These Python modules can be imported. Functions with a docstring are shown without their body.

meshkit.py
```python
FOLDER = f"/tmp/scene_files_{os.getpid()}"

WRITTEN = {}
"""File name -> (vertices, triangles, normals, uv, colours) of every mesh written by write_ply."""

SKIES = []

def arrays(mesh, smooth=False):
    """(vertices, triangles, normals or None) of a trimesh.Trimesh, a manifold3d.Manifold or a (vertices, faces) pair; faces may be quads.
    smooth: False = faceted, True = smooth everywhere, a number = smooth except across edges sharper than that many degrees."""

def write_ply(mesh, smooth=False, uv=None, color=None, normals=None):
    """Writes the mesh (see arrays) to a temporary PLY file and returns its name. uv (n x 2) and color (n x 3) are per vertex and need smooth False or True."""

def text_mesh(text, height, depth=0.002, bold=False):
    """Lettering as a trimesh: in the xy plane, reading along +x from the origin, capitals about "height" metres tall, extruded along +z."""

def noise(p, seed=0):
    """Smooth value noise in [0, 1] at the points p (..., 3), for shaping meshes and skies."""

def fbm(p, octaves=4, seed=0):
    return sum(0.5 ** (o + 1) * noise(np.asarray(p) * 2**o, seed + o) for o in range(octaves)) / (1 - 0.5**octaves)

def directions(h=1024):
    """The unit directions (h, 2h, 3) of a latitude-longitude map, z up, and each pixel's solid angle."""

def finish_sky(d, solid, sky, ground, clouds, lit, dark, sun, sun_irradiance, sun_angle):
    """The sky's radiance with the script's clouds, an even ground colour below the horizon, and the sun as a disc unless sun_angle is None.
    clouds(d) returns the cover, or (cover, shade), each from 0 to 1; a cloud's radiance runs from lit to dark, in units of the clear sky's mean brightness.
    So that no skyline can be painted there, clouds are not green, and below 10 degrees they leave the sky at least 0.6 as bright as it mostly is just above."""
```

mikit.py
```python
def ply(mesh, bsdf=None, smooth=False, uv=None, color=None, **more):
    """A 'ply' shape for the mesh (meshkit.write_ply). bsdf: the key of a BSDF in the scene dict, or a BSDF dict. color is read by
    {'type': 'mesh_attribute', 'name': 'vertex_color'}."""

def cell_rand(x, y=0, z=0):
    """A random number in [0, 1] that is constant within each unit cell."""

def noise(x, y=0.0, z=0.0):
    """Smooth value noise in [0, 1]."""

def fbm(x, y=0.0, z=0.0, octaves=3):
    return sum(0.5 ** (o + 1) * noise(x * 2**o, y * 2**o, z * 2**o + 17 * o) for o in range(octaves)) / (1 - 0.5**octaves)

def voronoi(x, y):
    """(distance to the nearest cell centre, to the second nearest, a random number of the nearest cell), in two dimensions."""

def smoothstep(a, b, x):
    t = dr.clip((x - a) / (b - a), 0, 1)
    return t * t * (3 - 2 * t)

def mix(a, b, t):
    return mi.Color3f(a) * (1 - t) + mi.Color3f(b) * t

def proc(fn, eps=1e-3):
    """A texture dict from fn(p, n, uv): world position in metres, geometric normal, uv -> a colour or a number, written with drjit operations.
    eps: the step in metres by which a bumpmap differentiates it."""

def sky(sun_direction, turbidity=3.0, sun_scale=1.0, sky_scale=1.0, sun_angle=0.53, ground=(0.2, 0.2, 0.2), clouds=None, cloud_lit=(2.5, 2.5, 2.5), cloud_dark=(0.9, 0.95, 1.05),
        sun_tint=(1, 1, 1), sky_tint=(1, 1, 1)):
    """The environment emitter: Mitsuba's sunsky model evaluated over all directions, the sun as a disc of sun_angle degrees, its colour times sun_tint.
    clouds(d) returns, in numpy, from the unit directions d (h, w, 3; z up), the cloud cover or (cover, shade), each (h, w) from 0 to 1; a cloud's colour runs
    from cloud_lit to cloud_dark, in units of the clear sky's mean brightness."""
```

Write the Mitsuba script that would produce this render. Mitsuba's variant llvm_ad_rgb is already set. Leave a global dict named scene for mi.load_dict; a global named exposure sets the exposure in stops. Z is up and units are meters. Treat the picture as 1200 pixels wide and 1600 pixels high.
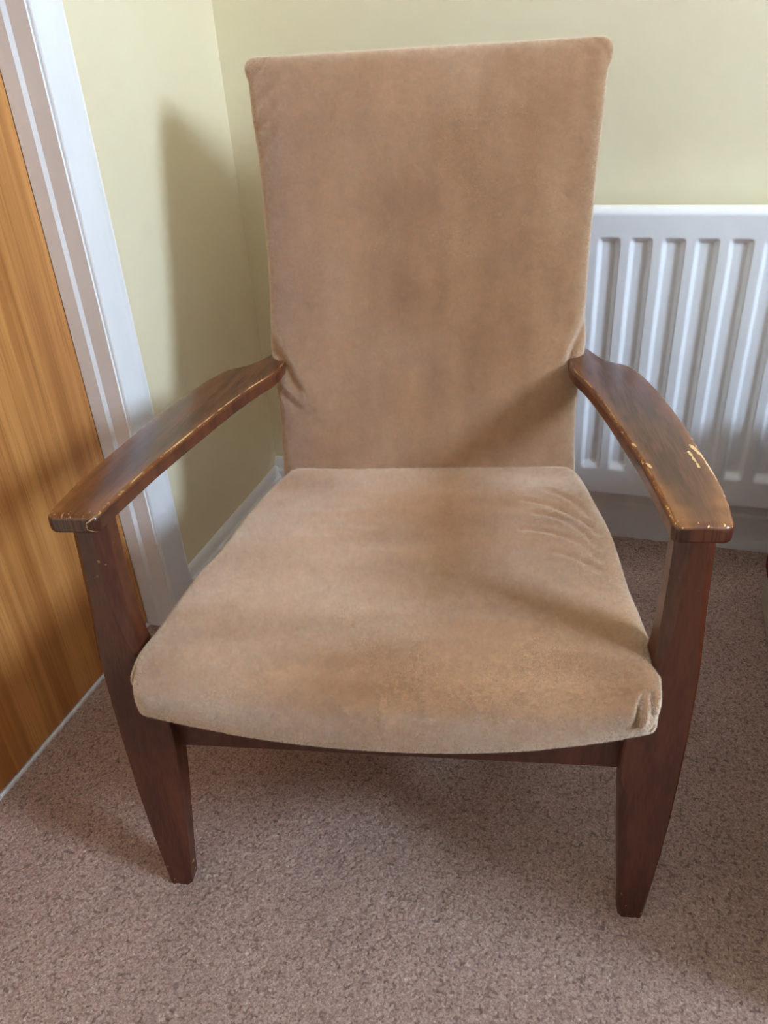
import sys, math
sys.path.insert(0, '/opt/lang')
import numpy as np, trimesh, drjit as dr, mitsuba as mi
import mikit
from mikit import proc, noise, fbm, smoothstep, mix, cell_rand
from meshkit import fbm as nfbm

scene, labels = {'type': 'scene'}, {}
T = mi.ScalarTransform4f

# ------------------------------------------------------------------ camera (room frame: x along the back wall, y into it, z up)
exposure = -0.63
CAM = np.array([0.0, 0.0, 1.05])
PITCH, YAW, ROLL = np.radians([31.216, -18.927, 3.733])
def camera_axes(p, w, r):
    fwd = np.array([math.sin(w)*math.cos(p), math.cos(w)*math.cos(p), -math.sin(p)])
    right = np.array([math.cos(w), -math.sin(w), 0.0]); down = np.cross(fwd, right)
    c, s = math.cos(r), math.sin(r)
    return c*right + s*down, -s*right + c*down, fwd
rt, dn, fw = camera_axes(PITCH, YAW, ROLL)
m = np.eye(4); m[:3, 0] = -rt; m[:3, 1] = -dn; m[:3, 2] = fw; m[:3, 3] = CAM
scene['camera'] = {'type': 'perspective', 'fov': math.degrees(2*math.atan(600/1250.0)), 'fov_axis': 'x',
                   'near_clip': 0.02, 'far_clip': 60.0, 'to_world': T(m.tolist())}

# ------------------------------------------------------------------ daylight: sky outside, and the bright net-curtained pane it lights
scene['sky'] = {'type': 'constant', 'radiance': {'type': 'rgb', 'value': [0.9, 1.0, 1.15]}}
PANE = [82.0, 107.0, 140.0]

XL, XR, YB, YF, ZC = -0.856, 2.00, 1.665, -3.4, 2.45
WIN = (0.0, 0.60, 1.50, 2.20)          # y0, y1, z0, z1 of the window in the right wall

# ------------------------------------------------------------------ materials
def srgb(r, g, b):
    v = np.array([r, g, b]) / 255.0
    return np.where(v <= 0.04045, v/12.92, ((v+0.055)/1.055)**2.4).tolist()
def rgb(c): return {'type': 'rgb', 'value': list(map(float, c))}
def principled(color, rough=0.5, spec=0.5, **k):
    return {'type': 'principled', 'base_color': color if isinstance(color, dict) else rgb(color), 'roughness': rough, 'specular': spec, **k}
def two(b): return {'type': 'twosided', 'bsdf': b}
def bump(b, fn, scale=1.0, eps=5e-4):
    return {'type': 'bumpmap', 'arbitrary': proc(fn, eps=eps), 'bsdf': b, 'scale': scale}

ANG = math.radians(10.3776)
ORG = np.array([-0.23658, 0.63893, 0.0])
UX, UY = np.array([math.cos(ANG), math.sin(ANG), 0]), np.array([-math.sin(ANG), math.cos(ANG), 0])
def to_room(v):
    v = np.asarray(v, float)
    return ORG + v[:, :1]*UX + v[:, 1:2]*UY + v[:, 2:3]*np.array([0, 0, 1.0])
def local(p):
    a, b = p.x - ORG[0], p.y - ORG[1]
    return a*UX[0] + b*UX[1], a*UY[0] + b*UY[1], p.z

def wall_col(p, n, uv):
    t = fbm(p.x*6, p.y*6, p.z*6)
    return mix(srgb(227, 214, 180), srgb(232, 221, 189), t)
def wall_h(p, n, uv):
    return 0.0006*fbm(p.x*60+p.y*47, p.z*60, 3.1) + 0.0008*noise(p.x*9+p.y*8, p.z*9)
scene['m_wall'] = two(bump(principled(proc(wall_col), 0.65, 0.3), wall_h))
scene['m_ceiling'] = two(principled(srgb(240, 238, 232), 0.9, 0.2))
def paint_col(p, n, uv):
    return mix(srgb(232, 232, 232), srgb(240, 240, 240), noise(p.x*30, p.y*30, p.z*8))
scene['m_gloss_paint'] = two(principled(proc(paint_col), 0.3, 0.5))
scene['m_radiator'] = two(principled(srgb(236, 236, 238), 0.28, 0.5))

def carpet_col(p, n, uv):
    a = noise(p.x*420, p.y*420, 1.0); b = noise(p.x*190, p.y*190, 5.0); c = fbm(p.x*14, p.y*14, 2.0); d = noise(p.x*800, p.y*800, 9.0)
    base = mix(srgb(146, 117, 106), srgb(178, 150, 137), smoothstep(0.2, 0.8, 0.5*a+0.5*d))
    base = mix(base, srgb(92, 70, 66), 0.5*smoothstep(0.66, 0.86, noise(p.x*330, p.y*330, 5.0)))
    base = mix(base, srgb(80, 58, 55), 0.5*smoothstep(0.82, 0.92, b))
    base = mix(base, srgb(205, 187, 175), 0.7*smoothstep(0.80, 0.93, a)*smoothstep(0.5, 0.8, d))
    return base*(0.9 + 0.2*c)
scene['m_carpet'] = two(principled(proc(carpet_col), 0.95, 0.1, sheen=0.4))

def door_col(p, n, uv):
    y, z = p.y, p.z
    w = 0.006*fbm(y*9, z*1.6, 4.0)
    g = fbm((y+w)*85, z*2.2, 1.0, octaves=3)
    fine = noise((y+w)*900, z*14, 2.0); f2 = noise((y+w)*420, z*6, 7.0)
    broad = fbm((y+w)*22, z*0.8, 6.0)
    c = mix(srgb(160, 98, 48), srgb(207, 145, 82), smoothstep(0.15, 0.85, 0.5*g+0.5*broad))
    c = mix(c, srgb(128, 76, 40), 0.32*smoothstep(0.5, 0.85, fine*0.5+f2*0.5))
    return c
scene['m_door'] = two(principled(proc(door_col), 0.38, 0.45))
scene['m_threshold'] = two(principled(srgb(236, 238, 242), 0.25, 0.6))

def stain(p):
    x, y, z = local(p)
    g = fbm(x*70 + 0.2*fbm(y*9, z*9, 1.0), y*70, z*6, octaves=3)
    f = noise(x*700, y*120, z*60)
    return mix(srgb(60, 28, 17), srgb(82, 40, 22), smoothstep(0.2, 0.8, 0.7*g+0.3*f))
def leg_col(p, n, uv):
    x, y, z = local(p)
    c = stain(p)
    chips = smoothstep(0.85, 0.92, noise(x*190, y*190, z*150)) * (smoothstep(0.06, 0.0, z) + smoothstep(0.5, 0.58, z)*0.9)
    return mix(c, srgb(196, 150, 92), dr.clip(chips, 0, 1)*0.8)
scene['m_wood'] = two(principled(proc(leg_col), 0.32, 0.5, clearcoat=0.3, clearcoat_gloss=0.7))
def arm_col_of(flip, wear):
    def fn(p, n, uv):
        x, y, z = local(p)
        g = fbm(x*90, y*9, 3.0, octaves=3); f = noise(x*800, y*40, 2.0)
        c = mix(srgb(56, 28, 20), srgb(92, 47, 28), smoothstep(0.2, 0.8, 0.65*g+0.35*f))
        u, v = uv.x, uv.y                       # u 0 inner edge .. 1 outer edge, v 0 front .. 1 rear
        e = dr.minimum(u, 1-u)
        front = smoothstep(0.22, 0.0, v)
        up = smoothstep(0.25, 0.75, n.z)
        rub = up*dr.clip(smoothstep(0.22, 0.0, e)*(0.35+0.65*smoothstep(0.75, 0.1, v)) + 0.8*front*smoothstep(0.45, 0.1, e) + 0.35*front, 0, 1)
        c = mix(c, srgb(150, 92, 46), rub*(0.22+0.5*fbm(x*60, y*60, 1.0))*wear)
        ch = noise(x*330, y*200, z*330)*0.6 + noise(x*800, y*500, z*800)*0.4
        near = (0.1+0.9*up)*smoothstep(0.10, 0.015, e)*smoothstep(0.95, 0.5, v) + up*(0.9*smoothstep(0.04, 0.0, v) + 0.25*front)
        chips = smoothstep(0.67, 0.74, ch*(0.62+0.42*dr.clip(near, 0, 1)))
        c = mix(c, srgb(222, 178, 118), chips*dr.clip(near*1.4, 0, 1)*(1.0 if flip else 0.35))
        line = smoothstep(0.016, 0.006, abs(u-0.045+0.012*(fbm(y*45, 9.0)-0.5))) * smoothstep(0.36, 0.62, fbm(y*38, 4.0, x*38, octaves=4)) * smoothstep(1.0, 0.85, v)
        c = mix(c, srgb(225, 180, 125), 0.75*line*(1.0 if not flip else 0.45))
        if flip:                                # the long bare scrape on the outer edge and its neighbour
            def stroke(u0, v0, u1, v1, w):
                au, av = u-u0, (v-v0)*9.0; du, dv = u1-u0, (v1-v0)*9.0
                t = dr.clip((au*du+av*dv)/(du*du+dv*dv), 0, 1)
                dd = dr.sqrt(dr.square(au-t*du)+dr.square(av-t*dv)) + 0.03*(noise(x*500, y*500, 5.0)-0.5)
                return smoothstep(w, w*0.5, dd)
            s = dr.maximum(stroke(0.88, 0.315, 0.945, 0.27, 0.040), dr.maximum(stroke(0.79, 0.285, 0.80, 0.215, 0.022), stroke(0.945, 0.27, 0.965, 0.17, 0.020)))
            s = dr.maximum(s, dr.maximum(stroke(0.07, 0.232, 0.10, 0.215, 0.026), stroke(0.05, 0.325, 0.07, 0.31, 0.022)))
            c = mix(c, srgb(226, 184, 126), 0.9*s)
        return c
    return fn
scene['m_arm_left'] = two(principled(proc(arm_col_of(False, 0.8)), 0.2, 0.5, clearcoat=0.4, clearcoat_gloss=0.8))
scene['m_arm_right'] = two(principled(proc(arm_col_of(True, 1.2)), 0.22, 0.5, clearcoat=0.4, clearcoat_gloss=0.8))

def velvet_col(which):
    def fn(p, n, uv):
        x, y, z = local(p)
        s = y if which == 'seat' else z*1.05
        q = y - 0.6*z if which == 'seat' else z
        weave = 0.5*noise(x*1300, q*420, z*420) + 0.5*noise(x*420, q*1300, z*1300)
        grain = noise(x*700, y*700, z*700)
        nap = fbm(x*7, s*7, 3.0, octaves=3)
        strk = fbm(x*9, s*38, 6.0) if which == 'seat' else fbm(x*45, s*7, 6.0)
        c = mix(srgb(138, 99, 70), srgb(171, 132, 100), smoothstep(0.25, 0.75, 0.45*nap+0.25*strk+0.3*grain))
        spk = noise(x*480, y*480, z*480)*0.6 + noise(x*850, y*850, z*850)*0.4
        c = c*(1.0 if which == 'back' else 1.06)*(0.62 + 0.36*weave + 0.44*smoothstep(0.25, 0.78, spk))
        return c
    return fn
def velvet_h(p, n, uv):
    x, y, z = local(p)
    return 0.00035*noise(x*800, y*800, z*800)
scene['m_velvet_seat'] = two(principled(proc(velvet_col('seat')), 0.8, 0.15, sheen=1.0, sheen_tint=0.5))
scene['m_velvet_back'] = two(principled(proc(velvet_col('back')), 0.8, 0.15, sheen=1.0, sheen_tint=0.5))
def nap_col(which):
    f = velvet_col(which)
    return lambda p, n, uv: mix(f(p, n, uv), srgb(252, 238, 218), 0.85)
for w_ in ('seat', 'back'):
    scene['m_nap_'+w_] = two(principled(proc(nap_col(w_)), 0.5, 0.5, sheen=1.0))
scene['m_sofa_red'] = two(principled(srgb(84, 22, 34), 0.7, 0.2, sheen=0.5))
scene['m_sofa_base'] = two(principled(srgb(150, 138, 122), 0.8, 0.2))
scene['m_dark'] = two(principled(srgb(60, 34, 20), 0.6, 0.3))
scene['m_brass'] = two({'type': 'roughconductor', 'material': 'Cu', 'alpha': 0.25})
scene['m_hall'] = two(principled(srgb(200, 195, 185), 0.8, 0.2))

# ------------------------------------------------------------------ mesh helpers
def box(x0, x1, y0, y1, z0, z1):
    b = trimesh.creation.box(extents=[x1-x0, y1-y0, z1-z0]); b.apply_translation([(x0+x1)/2, (y0+y1)/2, (z0+z1)/2]); return b
def cat(*ms): return trimesh.util.concatenate(ms)
def bevel_box(x0, x1, y0, y1, z0, z1, r=0.004):
    import manifold3d as m3
    k = m3.Manifold.sphere(r, 12)
    pts = [k.translate([x, y, z]) for x in (x0+r, x1-r) for y in (y0+r, y1-r) for z in (z0+r, z1-r)]
    h = m3.Manifold.batch_hull(pts).to_mesh()
    return trimesh.Trimesh(h.vert_properties[:, :3], h.tri_verts, process=False)
def obj(key, mesh, bsdf, smooth=False, kind=None, label=None, category=None, group=None, chair=False, **k):
    if chair:
        mesh = mesh.copy(); mesh.vertices = to_room(mesh.vertices)
    scene[key] = mikit.ply(mesh, bsdf, smooth=smooth, **k)
    tag(key, kind, label, category, group)
def tag(key, kind=None, label=None, category=None, group=None):
    e = {n: v for n, v in (('kind', kind), ('label', label), ('category', category), ('group', group)) if v}
    if e: labels[key] = e
def loft(sections, caps=True):
    """closed tube through rings of equal point counts"""
    n = len(sections[0]); v = np.vstack(sections); f = []
    for i in range(len(sections)-1):
        for j in range(n):
            a, b, c, d = i*n+j, i*n+(j+1) % n, (i+1)*n+(j+1) % n, (i+1)*n+j
            f += [[a, b, c], [a, c, d]]
    if caps:
        for base, rev in ((0, True), ((len(sections)-1)*n, False)):
            c0 = len(v); v = np.vstack([v, v[base:base+n].mean(0)])
            for j in range(n):
                t = [base+j, base+(j+1) % n, c0]
                f.append(t[::-1] if rev else t)
    t = trimesh.Trimesh(v, np.array(f), process=False)
    t.fix_normals()
    return t
def seg_dist(P, poly):
    """distance of 2-D points to a polyline"""
    best = np.full(len(P), 9.0)
    for a, b in zip(poly[:-1], poly[1:]):
        a, b = np.array(a), np.array(b); d = b-a
        t = np.clip(((P-a)@d)/max(d@d, 1e-12), 0, 1)
        best = np.minimum(best, np.linalg.norm(P-a-t[:, None]*d, axis=1))
    return best
def smooth_line(poly, n=24):
    from scipy.interpolate import CubicSpline
    poly = np.array(poly, float)
    if len(poly) < 3: return np.linspace(poly[0], poly[-1], n)
    t = np.r_[0, np.cumsum(np.linalg.norm(np.diff(poly, axis=0), axis=1))]
    return CubicSpline(t, poly)(np.linspace(0, t[-1], n))
def rounded_block(h, step, rfun):
    """vertices of a box's surface grid, rounded: radius rfun(z)"""
    hx, hy, hz = h; V, F, off = [], [], 0
    for ax in range(3):
        a, b = [(1, 2), (2, 0), (0, 1)][ax]
        na, nb = max(4, int(2*h[a]/step)), max(4, int(2*h[b]/step))
        A, B = np.meshgrid(np.linspace(-h[a], h[a], na+1), np.linspace(-h[b], h[b], nb+1), indexing='ij')
        idx = np.arange((na+1)*(nb+1)).reshape(na+1, nb+1)
        q = np.stack([idx[:-1, :-1], idx[1:, :-1], idx[1:, 1:], idx[:-1, 1:]], -1).reshape(-1, 4)
        tri = np.vstack([q[:, [0, 1, 2]], q[:, [0, 2, 3]]])
        for s in (-1, 1):
            P = np.zeros((A.size, 3)); P[:, a] = A.ravel(); P[:, b] = B.ravel(); P[:, ax] = s*h[ax]
            V.append(P); F.append((tri if s > 0 else tri[:, ::-1])+off); off += len(P)
    mesh = trimesh.Trimesh(np.vstack(V), np.vstack(F), process=False); mesh.merge_vertices(digits_vertex=7)
    P = np.array(mesh.vertices); r = rfun(P)[:, None]
    inner = np.clip(P, -np.array(h)+r, np.array(h)-r); d = P-inner; L = np.linalg.norm(d, axis=1, keepdims=True)
    mesh.vertices = np.where(L > 1e-9, inner + r*d/np.maximum(L, 1e-9), P)
    return mesh

# ------------------------------------------------------------------ the room
wt = 0.12
DOOR_Y1, DOOR_Y0, DOOR_H = 1.105, 0.335, 2.0
obj('wall_back', box(XL-wt, XR+wt, YB, YB+wt, 0, ZC), 'm_wall', kind='structure')
obj('wall_left', cat(box(XL-wt, XL, DOOR_Y1+.02, YB, 0, ZC), box(XL-wt, XL, YF, DOOR_Y0-.02, 0, ZC), box(XL-wt, XL, DOOR_Y0-.02, DOOR_Y1+.02, DOOR_H+.02, ZC)), 'm_wall', kind='structure')
obj('wall_front', box(XL-wt, XR+wt, YF-wt, YF, 0, ZC), 'm_ceiling', kind='structure')
y0, y1, z0, z1 = WIN
obj('wall_right', cat(box(XR, XR+wt, YF, y0, 0, ZC), box(XR, XR+wt, y1, YB, 0, ZC), box(XR, XR+wt, y0, y1, 0, z0), box(XR, XR+wt, y0, y1, z1, ZC)), 'm_ceiling', kind='structure')
obj('ceiling', box(XL-wt, XR+wt, YF-wt, YB+wt, ZC, ZC+.1), 'm_ceiling', kind='structure')

# floor: carpet with its pile in relief where it is near, plain further off
def axis(lo, a, b, hi, fine, coarse):
    return np.unique(np.r_[np.arange(lo, a, coarse), np.arange(a, b, fine), np.linspace(b, hi, max(2, int((hi-b)/coarse)))])
gx = axis(XL-wt, -0.94, 0.42, XR, 0.0027, 0.06); gy = axis(YF, 0.28, YB, YB+0.0001, 0.0027, 0.06)
X, Y = np.meshgrid(gx, gy, indexing='ij')
rng = np.random.default_rng(4)
def carpet_height(X, Y):
    P = np.stack([X.ravel(), Y.ravel(), 0*X.ravel()], 1)
    return 0.0028*(np.asarray(nfbm(P*150)).reshape(X.shape)) + 0.002*np.asarray(nfbm(P*25+7)).reshape(X.shape)
Zc = carpet_height(X, Y) + rng.uniform(-0.0011, 0.0011, X.shape)
Zc = Zc - np.percentile(Zc, 98)
idx = np.arange(X.size).reshape(X.shape)
q = np.stack([idx[:-1, :-1], idx[1:, :-1], idx[1:, 1:], idx[:-1, 1:]], -1).reshape(-1, 4)
obj('floor', (np.stack([X.ravel(), Y.ravel(), Zc.ravel()], 1), q), 'm_carpet', smooth=True, kind='structure')

# door in its frame
obj('door_1', bevel_box(-0.957, -0.920, DOOR_Y0+.003, DOOR_Y1-.003, 0.007, DOOR_H-.003, 0.0015), 'm_door', kind='structure')
hz = 1.02
hy = DOOR_Y0+.07
handle = cat(bevel_box(-.9205, -.915, hy-.022, hy+.022, hz-.07, hz+.07, .002), trimesh.creation.cylinder(.008, segment=[[-.92, hy, hz], [-.87, hy, hz]]), trimesh.creation.capsule(.1, .008).apply_transform(trimesh.geometry.align_vectors([0, 0, 1], [0, 1, 0])).apply_translation([-.872, hy, hz]))
obj('door_1__handle', handle, 'm_brass', smooth=40)
# frame: jamb, stop and moulded architrave, painted white
def prism_z(poly, z0, z1):
    import shapely.geometry as sg
    p = trimesh.creation.extrude_polygon(sg.Polygon(poly), z1-z0); p.apply_translation([0, 0, z0]); return p
def arch_profile(s, ye):
    # in x, y: from the opening edge outward; s = +1 grows towards +y
    x = XL
    pts = [(x-.002, 0), (x+.0065, 0), (x+.0085, .0015), (x+.0095, .004), (x+.0110, .012), (x+.0150, .034), (x+.0165, .050), (x+.0160, .060), (x+.012, .068), (x+.009, .0735), (x-.002, .0735)]
    return [(a, ye+s*b) for a, b in pts]
obj('trim_1', prism_z(arch_profile(1, DOOR_Y1+.0035), 0, DOOR_H+.075), 'm_gloss_paint', kind='structure')
obj('trim_2', prism_z(arch_profile(-1, DOOR_Y0-.0035), 0, DOOR_H+.075), 'm_gloss_paint', kind='structure')
obj('trim_3', box(XL-.001, XL+.016, DOOR_Y0, DOOR_Y1, DOOR_H+.002, DOOR_H+.075), 'm_gloss_paint', kind='structure')
def jamb(yj, s):
    j = box(XL-wt-.01, XL+.0025, *sorted((yj, yj+s*.022)), 0, DOOR_H+.02)
    return cat(j, prism_z([(-.9185, yj+s*.004), (-.9185, yj-s*.0045), (-.891, yj-s*.0045), (-.884, yj+s*.0005), (-.884, yj+s*.004)], 0, DOOR_H))
obj('trim_4', jamb(DOOR_Y1, 1), 'm_gloss_paint', kind='structure')
obj('trim_5', jamb(DOOR_Y0, -1), 'm_gloss_paint', kind='structure')
obj('trim_6', bevel_box(-.950, -.9165, DOOR_Y0, DOOR_Y1, -.008, .0045, .003), 'm_threshold', kind='structure')
# closed dark hall behind the door
obj('wall_hall', cat(box(XL-wt-1.2, XL-wt-1.15, -.2, 1.7, 0, ZC), box(XL-wt-1.2, XL-wt, -.25, -.2, 0, ZC), box(XL-wt-1.2, XL-wt, 1.7, 1.75, 0, ZC), box(XL-wt-1.2, XL-wt, -.25, 1.75, -.06, -.01), box(XL-wt-1.2, XL-wt, -.25, 1.75, ZC, ZC+.05)), 'm_hall', kind='structure')

# skirting boards
def skirt_profile():      # offset from the wall, height
    return [(0, -.01), (.017, -.01), (.017, .082), (.0155, .086), (.012, .090), (.0105, .097), (.010, .104), (.0075, .112), (.004, .117), (0, .1185)]
sk = np.array(skirt_profile())
def sweep(prof3a, prof3b):
    return loft([np.array(prof3a), np.array(prof3b)])
obj('baseboard_back', sweep([(XL+.0, YB-o, z) for o, z in sk], [(XR, YB-o, z) for o, z in sk]), 'm_gloss_paint', smooth=25, kind='structure')
obj('baseboard_left', sweep([(XL+o, DOOR_Y1+.0765, z*.82) for o, z in sk], [(XL+o, YB-.0, z*.82) for o, z in sk]), 'm_gloss_paint', smooth=25, kind='structure')
obj('baseboard_right', sweep([(XR-o, YF, z) for o, z in sk], [(XR-o, YB, z) for o, z in sk]), 'm_gloss_paint', smooth=25, kind='structure')

# window in the right wall
wf = cat(*[bevel_box(XR+.02, XR+.08, a, b, c, d, .004) for a, b, c, d in ((y0, y0+.05, z0, z1), (y1-.05, y1, z0, z1), (y0, y1, z0, z0+.05), (y0, y1, z1-.05, z1))],
         bevel_box(XR-.10, XR+.02, y0-.05, y1+.05, z0-.03, z0, .006))
obj('window_1', wf, 'm_gloss_paint', kind='structure')
def pane(key, ya, yb, za, zb, x, rad):
    v = np.array([[x, ya, za], [x, yb, za], [x, yb, zb], [x, ya, zb]]); f = np.array([[0, 2, 1], [0, 3, 2]])
    scene[key] = mikit.ply(trimesh.Trimesh(v, f, process=False), 'm_hall', emitter={'type': 'area', 'radiance': rgb(rad)})
pane('window_1__pane', y0+.05, y1-.05, z0+.05, z1-.05, XR+.05, PANE)

# ------------------------------------------------------------------ radiator: one pressed panel with flutes
RX0, RX1, RZ0, RZ1, RY = -0.385, 1.30, 0.146, 0.742, 1.577
PITCHR, XC0 = 0.0571, -0.0660
def flute(x, z):
    u = (x - XC0)/PITCHR; u = np.abs(u - np.round(u))*PITCHR             # distance from a flute's centre
    a = np.clip((0.0205-u)/0.009, 0, 1); a = a*a*(3-2*a)
    b = np.clip((0.6935-z)/0.010, 0, 1)*np.clip((z-0.208)/0.020, 0, 1); b = b*b*(3-2*b)
    inside = (x > RX0+.02) & (x < RX1-.02)
    return 0.0115*a*b*inside
rx = np.linspace(RX0, RX1, 900)
rz = np.unique(np.r_[np.linspace(RZ0, RZ0+.012, 8), np.linspace(.165, .245, 30), np.linspace(.245, .665, 12), np.linspace(.665, .715, 24), np.linspace(RZ1-.012, RZ1, 8)])
GX, GZ = np.meshgrid(rx, rz, indexing='ij')
edge = np.minimum(np.minimum(GZ-RZ0, RZ1-GZ), np.minimum(GX-RX0, RX1-GX)); r_ = .010
roll = np.where(edge < r_, r_-np.sqrt(np.maximum(r_**2-(r_-edge)**2, 0)), 0)
GY = RY + flute(GX, GZ) + roll
idx = np.arange(GX.size).reshape(GX.shape)
q = np.stack([idx[:-1, :-1], idx[1:, :-1], idx[1:, 1:], idx[:-1, 1:]], -1).reshape(-1, 4)
obj('radiator__panel', (np.stack([GX.ravel(), GY.ravel(), GZ.ravel()], 1), q), 'm_radiator', smooth=True)
obj('radiator__rear_panel', bevel_box(RX0, RX1, RY+.0255, RY+.045, RZ0+.004, RZ1-.004, .004), 'm_radiator', smooth=30)
obj('radiator__top_rail', bevel_box(RX0, RX1, RY+.006, RY+.05, RZ1-.010, RZ1, .004), 'm_radiator', smooth=30)
obj('radiator__side_panel', bevel_box(RX0-.001, RX0+.004, RY+.008, RY+.05, RZ0, RZ1, .001), 'm_radiator')
obj('radiator__side_panel_001', bevel_box(RX1-.004, RX1+.001, RY+.008, RY+.05, RZ0, RZ1, .001), 'm_radiator')
k = 0
for bx in (RX0+.15, RX1-.15):
    for bz in (RZ0+.05, RZ1-.12):
        obj('radiator__bracket' + ('' if k == 0 else '_%03d' % k), box(bx-.015, bx+.015, RY+.04, YB+.001, bz, bz+.04), 'm_radiator'); k += 1
obj('radiator__pipe', cat(trimesh.creation.cylinder(.0075, segment=[[RX1+.03, RY+.03, -.005], [RX1+.03, RY+.03, RZ0+.03]], sections=20), trimesh.creation.cylinder(.0075, segment=[[RX1+.032, RY+.03, RZ0+.025], [RX1-.01, RY+.03, RZ0+.025]], sections=20)), 'm_radiator', smooth=40)
tag('radiator', None, 'white panel radiator with vertical flutes on the back wall behind the armchair', 'radiator')

# ------------------------------------------------------------------ the armchair (chair frame: x right, y back, z up, origin between the front feet)
CH = 'armchair'
tag(CH, None, 'wooden framed armchair with worn arms and tan velvet seat and back in the corner', 'armchair')

# legs: lofted chamfered sections  z, inner x, outer x, depth, chamfer front-inner, chamfer front-outer
LEG = [(-.004, .302, .333, .030, .005, .003), (.03, .300, .337, .031, .006, .003), (.12, .293, .346, .037, .009, .003), (.19, .2885, .351, .043, .009, .003), (.225, .287, .3525, .046, .006, .003),
       (.245, .283, .3535, .047, .002, .003), (.27, .2825, .3545, .048, .002, .003), (.31, .284, .356, .048, .002, .003), (.36, .293, .357, .046, .003, .003), (.40, .3025, .3575, .044, .005, .003), (.43, .3075, .3575, .042, .008, .005),
       (.47, .3105, .3565, .041, .012, .008), (.52, .3125, .3555, .040, .013, .009), (.610, .314, .354, .040, .013, .010)]
def leg_mesh(s):
    rings = []
    for z, xi, xo, d, ci, co in LEG:
        f = .08*z
        ring = [(xi, f+ci), (xi+ci, f), (xo-co, f), (xo, f+co), (xo, f+d-.004), (xo-.004, f+d), (xi+.004, f+d), (xi, f+d-.004)]
        rings.append(np.array([(s*x + (.004 if 1 else 0)*0, y, z) for x, y in ring]))
    return loft(rings)
obj(CH+'__leg', leg_mesh(-1), 'm_wood', smooth=20, chair=True)
obj(CH+'__leg_001', leg_mesh(1), 'm_wood', smooth=20, chair=True)
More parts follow.
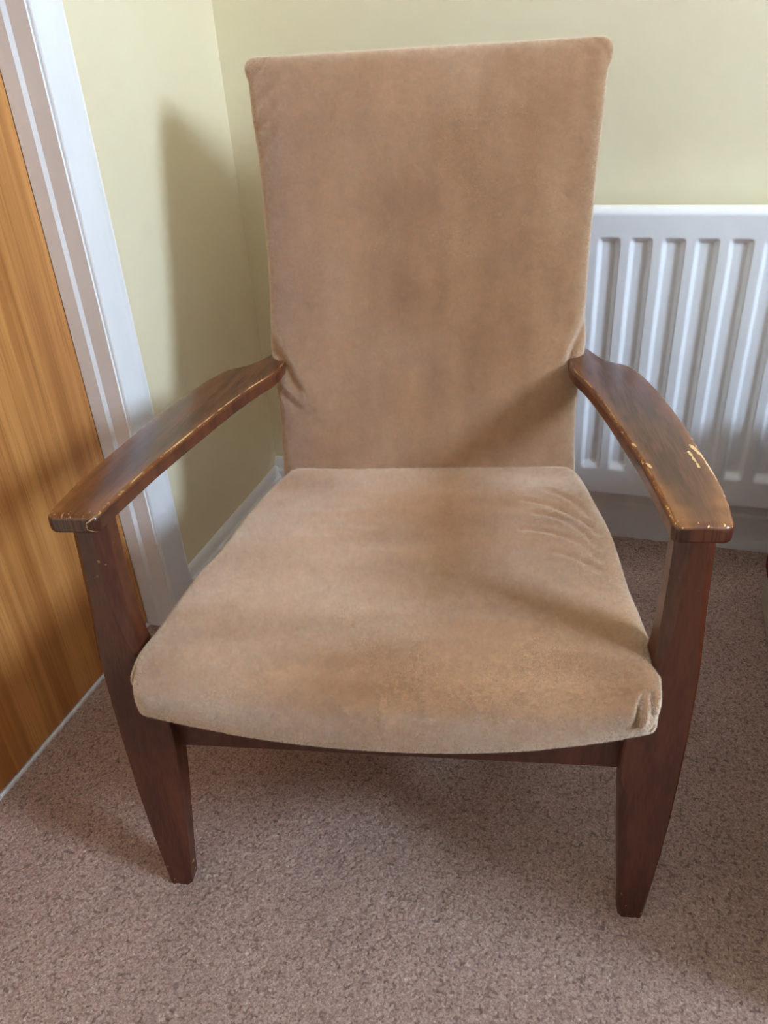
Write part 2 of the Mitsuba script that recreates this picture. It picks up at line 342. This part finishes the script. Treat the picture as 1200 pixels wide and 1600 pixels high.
def rear_leg(s):
    rings = []
    for z, y, w, d in ((-.004, .70, .026, .030), (.25, .62, .036, .045), (.34, .605, .036, .045), (.54, .625, .034, .035)):
        x = .225
        ring = [(x-w/2+.003, y-d/2), (x+w/2-.003, y-d/2), (x+w/2, y-d/2+.003), (x+w/2, y+d/2-.003), (x+w/2-.003, y+d/2), (x-w/2+.003, y+d/2), (x-w/2, y+d/2-.003), (x-w/2, y-d/2+.003)]
        rings.append(np.array([(s*a, b, z) for a, b in ring]))
    return loft(rings)
obj(CH+'__leg_002', rear_leg(-1), 'm_wood', smooth=20, chair=True)
obj(CH+'__leg_003', rear_leg(1), 'm_wood', smooth=20, chair=True)
obj(CH+'__front_rail', bevel_box(-.286, .286, .040, .062, .2445, .335, .002), 'm_wood', chair=True)
for i, s in enumerate((-1, 1)):
    ring0 = [(s*.287, .05, .268), (s*.307, .05, .268), (s*.307, .05, .325), (s*.287, .05, .325)]
    ring1 = [(s*.238, .61, .25), (s*.256, .61, .25), (s*.256, .61, .305), (s*.238, .61, .305)]
    obj(CH+'__side_rail' + ('' if i == 0 else '_001'), loft([np.array(ring0), np.array(ring1)]), 'm_wood', chair=True)
obj(CH+'__rear_rail', bevel_box(-.225, .225, .592, .614, .26, .32, .002), 'm_wood', chair=True)

# arms
YA = [-.002, .02, .07, .10, .14, .20, .24, .32, .41, .46, .52, .545, .565, .60, .63, .66]
XI = [.2915, .2915, .2895, .288, .286, .2805, .2765, .268, .256, .2475, .235, .233, .234, .236, .238, .240]
XO = [.348, .352, .3575, .359, .359, .358, .3575, .3545, .348, .342, .331, .321, .300, .284, .276, .268]
from scipy.interpolate import PchipInterpolator
fi, fo = PchipInterpolator(YA, XI), PchipInterpolator(YA, XO)
def arm_mesh(s):
    th, r = .022, .006
    ys = np.r_[-.002+.010*(1-np.cos(np.linspace(0, math.pi/2, 8))), np.linspace(.012, .66, 90)]
    rings, uv = [], []
    corner = [(a, math.radians(t)) for a in range(4) for t in np.linspace(0, 90, 5)]
    top_u = np.linspace(0, 1, 9)[1:-1]
    for y in ys:
        k = np.clip((y+.002)/.010, 0, 1); sh = .010*(1-math.sqrt(max(0, 1-(1-k)**2)))         # rounded front end
        xi, xo = float(fi(y))+sh, float(fo(y))-sh
        zt = .628-.09*y - sh*.55; zb = zt - th + sh*1.1
        rr = min(r, (zt-zb)*.45)
        ring = []
        for cx, cz, a0 in ((xi+rr, zt-rr, 180), (xo-rr, zt-rr, 90), (xo-rr, zb+rr, 0), (xi+rr, zb+rr, -90)):
            for t in np.linspace(0, 90, 6):
                a = math.radians(a0-t); ring.append((cx+rr*math.cos(a), cz+rr*math.sin(a)))
            if a0 == 180:
                for uu in top_u: ring.append((xi+rr+(xo-xi-2*rr)*uu, zt+.0012*math.sin(math.pi*uu)))
        ring = np.array(ring)
        rings.append(np.stack([s*ring[:, 0]+.003+.015*y, np.full(len(ring), y), ring[:, 1]], 1))
        uv.append(np.stack([(ring[:, 0]-xi)/(xo-xi), np.full(len(ring), (y+.002)/.662)], 1))
    t = loft(rings)
    uv = np.vstack(uv+[[[.5, 0]], [[.5, 1]]])
    return t, uv
for i, s in enumerate((-1, 1)):
    t, uv = arm_mesh(s)
    obj(CH+'__armrest' + ('' if i == 0 else '_001'), t, 'm_arm_left' if s < 0 else 'm_arm_right', smooth=True, uv=uv, chair=True,
        label='armrest with bare wood scrapes along its outer edge' if s > 0 else None)

# back cushion: a padded upholstered panel leaning back
BZ0, BZ1, BT = .30, 1.022, .095
zl = [.30, .39, .446, .492, .535, .575, .607, .646, .711, .797, .872, .934, .985, 1.008, 1.03]
xl = [-.239, -.239, -.239, -.241, -.2455, -.2485, -.251, -.249, -.2480, -.251, -.254, -.261, -.2665, -.274, -.276]
zr = [.30, .40, .438, .482, .527, .565, .597, .647, .70, .772, .851, .919, .976, .995, 1.03]
xr = [.264, .264, .262, .262, .264, .269, .273, .271, .272, .2755, .280, .286, .290, .297, .299]
fl, fr = PchipInterpolator(zl, xl), PchipInterpolator(zr, xr)
hz_ = (BZ1-BZ0)/2
bm = rounded_block((.26, BT/2, hz_), .0032, lambda P: np.full(len(P), .018))
P = np.array(bm.vertices)
zz = P[:, 2] + (BZ0+BZ1)/2
a = P[:, 0]/.26
L, Rr = fl(zz), fr(zz)
x = (L+Rr)/2 + a*(Rr-L)/2
t = P[:, 1] + BT/2                                  # 0 at the front face
front = np.clip(1-t/BT, 0, 1)
dome = .014*np.clip(1-a**4, 0, 1)*np.clip(1-((zz-.68)/.40)**4, 0, 1)*front
y = .40+.31*zz + t*.95 - dome
z = zz - t*.32*0.6
Q = np.stack([x, zz], 1)
fr_mask = np.clip(front*1.6-.3, 0, 1)
def crease(poly, depth, width, ridge=0.0):
    d = seg_dist(Q2, smooth_line(poly)); return depth*np.exp(-(d/width)**2) - ridge*np.exp(-((d-2.0*width)/width)**2)
Q2 = Q
g = np.zeros(len(x))
for poly, dpt, w in (([(-.253, .955), (-.221, .977)], .004, .006), ([(-.252, .92), (-.215, .954)], .004, .007), ([(-.248, .884), (-.217, .916)], .003, .007), ([(-.266, .990), (-.247, 1.000), (-.236, 1.012)], .003, .004),
                     ([(.270, 1.016), (.284, 1.002), (.290, .985)], .003, .004),
                     ([(-.249, .620), (-.231, .591), (-.215, .563), (-.201, .536)], .0075, .009), ([(-.246, .535), (-.23, .524), (-.207, .506), (-.176, .501)], .004, .009), ([(-.219, .568), (-.184, .564), (-.16, .557)], .002, .008),
                     ([(.274, .64), (.266, .616), (.256, .597), (.246, .570)], .010, .006), ([(-.199, .485), (-.144, .471), (-.1, .467)], .003, .012)):
    g += crease(poly, dpt, w)
for poly, dpt, w in (([(-.240, .625), (-.218, .590), (-.198, .556)], .003, .010), ([(.255, .64), (.245, .61), (.236, .58)], .004, .010)):
    g -= crease(poly, dpt, w)
y = y + (.016*np.clip((np.abs(a)-.62)/.38, 0, 1)**2 + .020*np.clip((zz-.925)/.095, 0, 1)**2)*front
lump = np.asarray(nfbm(np.stack([x*9, zz*9, 0*x], 1)))
lump = lump - lump.mean()
y = y + g*fr_mask - .005*lump*front
bm.vertices = np.stack([x, y, z], 1)
obj(CH+'__back_cushion', bm, 'm_velvet_back', smooth=True, chair=True)

# the velvet's nap: short fibres standing on the cushions
def pile(key, mesh, keep, count, lay, bsdf, seed, length=.0021, width=.00030, brush=.6, scale=(7, 7, 5)):
    rng = np.random.default_rng(seed)
    sub = mesh.submesh([np.nonzero(keep(mesh.triangles_center, mesh.face_normals))[0]], append=True, repair=False)
    A = sub.area_faces; fi_ = rng.choice(len(A), count, p=A/A.sum())
    r1, r2 = np.sqrt(rng.random(count)), rng.random(count); tri = sub.triangles[fi_]
    p = tri[:, 0]*(1-r1)[:, None] + tri[:, 1]*(r1*(1-r2))[:, None] + tri[:, 2]*(r1*r2)[:, None]
    n = sub.face_normals[fi_] + np.array(lay) + brush*(np.stack([np.asarray(nfbm(p*np.array(scale)+k)) for k in (0, 31, 57)], 1)-.5) + rng.normal(0, .15, (count, 3)); n /= np.linalg.norm(n, axis=1, keepdims=True)
    side = np.cross(n, rng.normal(0, 1, (count, 3))); side /= np.linalg.norm(side, axis=1, keepdims=True)
    L = (length*rng.uniform(.6, 1.1, count))[:, None]
    V = np.stack([p-side*width/2, p+side*width/2, p+n*L], 1).reshape(-1, 3)
    obj(key, trimesh.Trimesh(V, np.arange(3*count).reshape(-1, 3), process=False), bsdf, chair=True, kind='stuff')
pile(CH+'__back_cushion__nap', bm, lambda c, n: (n[:, 1] < .55) & (c[:, 2] > .38), 1050000, (0, 0, -.12), 'm_nap_back', 1)

# seat cushion
SD = .555
sm = rounded_block((.31, SD/2, .048), .0030, lambda P: .019+.009*np.clip(P[:, 2]/.048, -1, 1))
P = np.array(sm.vertices)
a = P[:, 0]/.31; yy = P[:, 1]+SD/2-.016; c = (P[:, 2]+.048)/.096
ysl = [-.03, -.01, .03, .062, .1, .145, .21, .25, .35, .42, .48, .51, .55]
lft = [-.302, -.303, -.305, -.300, -.295, -.291, -.283, -.274, -.263, -.252, -.239, -.230, -.214]
ysr = [-.03, 0, .045, .09, .14, .2, .27, .31, .45, .50, .54, .57]
rgt = [.308, .311, .315, .312, .3085, .303, .301, .3, .281, .272, .258, .245]
fl2, fr2 = PchipInterpolator(ysl, lft), PchipInterpolator(ysr, rgt)
L, Rr = fl2(yy), fr2(yy)
x = (L+Rr)/2 + a*(Rr-L)/2
mid = np.clip(1-a*a, 0, 1)
crown = .012*mid**.7*np.sin(np.pi*np.clip((yy+.016)/SD, 0, 1))**.6
fz = np.clip(1-yy/.10, 0, 1)
z = .339 + c*.086 + crown*c - .021*mid*fz*(1-c) + .010*(1-c)*np.clip(a, 0, 1)**4*fz - .004*c*fz + .006*c*np.clip((yy-.35)/.2, 0, 1)*np.clip((a+.2), 0, 1)
z = z - .038*np.maximum(yy, 0) - .012*c*np.clip(1-(yy+.016)/.07, 0, 1)**2
y = yy + .016*np.clip(1-(yy+.016)/.03, 0, 1)*np.clip(1-c/.75, 0, 1)**2 - .022*mid*np.clip(1-yy/.06, 0, 1)*(1-.35*c)
top = np.clip(c*3-1.8, 0, 1); frn = np.clip(1-(yy+.016)/.035, 0, 1)
g = np.zeros(len(x)); Q2 = np.stack([x, y], 1)
for poly in ([(.211, .435), (.242, .41), (.265, .362)], [(.17, .40), (.22, .38), (.252, .35), (.274, .31)], [(.188, .36), (.236, .338), (.255, .31), (.27, .268)], [(.167, .31), (.219, .30), (.246, .28), (.268, .238)], [(.212, .252), (.242, .237), (.265, .211)]):
    g += crease(poly, .0019, .0055, .0006)
for poly in ([(-.154, .28), (-.098, .274), (-.061, .286)], [(-.186, .354), (-.118, .348), (-.059, .361)], [(-.073, .241), (.002, .24), (.053, .252)], [(-.122, .302), (-.042, .294)]):
    g -= crease(poly, .0012, .009)
z = z - g*top
Q2 = np.stack([x, z], 1); g = np.zeros(len(x))
for poly in ([(-.057, .411), (-.033, .395)], [(-.045, .430), (-.035, .399)], [(-.004, .430), (.008, .38)], [(.036, .435), (.059, .392)], [(-.156, .43), (-.154, .405)], [(-.132, .425), (-.132, .402)], [(.102, .435), (.107, .417), (.11, .398)], [(.144, .425), (.148, .395)]):
    g += crease(poly, -.0022, .005)
# pulled-in corner on the right, folded flap on the left
g += crease([(.283, .379), (.284, .393), (.286, .404), (.291, .410), (.299, .407)], .009, .0032)
g -= crease([(.291, .382), (.293, .396)], .006, .0045)
g += crease([(.299, .403), (.299, .394), (.303, .383), (.308, .377)], .009, .0032)
g += crease([(.314, .384), (.311, .374), (.312, .362)], .006, .003) + crease([(.303, .363), (.308, .371)], .005, .003)
g += crease([(-.2955, .414), (-.301, .386), (-.305, .360), (-.306, .340)], .010, .0022)
y = y + g*frn
lump = np.asarray(nfbm(np.stack([x*8, yy*8, z*8], 1))); lump = lump-lump.mean()
z = z + .004*lump*top
sm.vertices = np.stack([x, y, z], 1)
obj(CH+'__seat_cushion', sm, 'm_velvet_seat', smooth=True, chair=True)
pile(CH+'__seat_cushion__nap', sm, lambda c, n: (n[:, 2] > -.5) & (c[:, 1] < .53), 1050000, (0, -.15, 0), 'm_nap_seat', 2, brush=1.3, scale=(5, 13, 9))

# ------------------------------------------------------------------ the sofa whose end stands at the right edge
SX = .298
def soft(x0, x1, y0, y1, z0, z1, r): return bevel_box(x0, x1, y0, y1, z0, z1, r)
obj('sofa__base', soft(SX, SX+1.4, .63, 1.452, .006, .30, .012), 'm_sofa_base', smooth=40)
obj('sofa__arm', soft(SX-.003, SX+.17, .60, 1.49, .062, .46, .03), 'm_sofa_red', smooth=40)
obj('sofa__arm_001', soft(SX+1.23, SX+1.403, .60, 1.49, .062, .46, .03), 'm_sofa_red', smooth=40)
obj('sofa__backrest', soft(SX+.02, SX+1.38, 1.12, 1.34, .25, .58, .05), 'm_sofa_red', smooth=40)
for i in range(2):
    obj('sofa__seat_cushion' + ('' if i == 0 else '_001'), soft(SX+.17+i*.53, SX+.70+i*.53, .60, 1.14, .29, .43, .04), 'm_sofa_red', smooth=40)
for i, (lx, ly) in enumerate(((SX+.05, .68), (SX+1.35, .68), (SX+.05, 1.40), (SX+1.35, 1.40))):
    obj('sofa__leg' + ('' if i == 0 else '_%03d' % i), trimesh.creation.cylinder(.02, segment=[[lx, ly, -.004], [lx, ly, .02]], sections=24), 'm_dark', smooth=40)
tag('sofa', None, 'dark red sofa with a greyish beige base, its end just showing at the right edge', 'sofa')
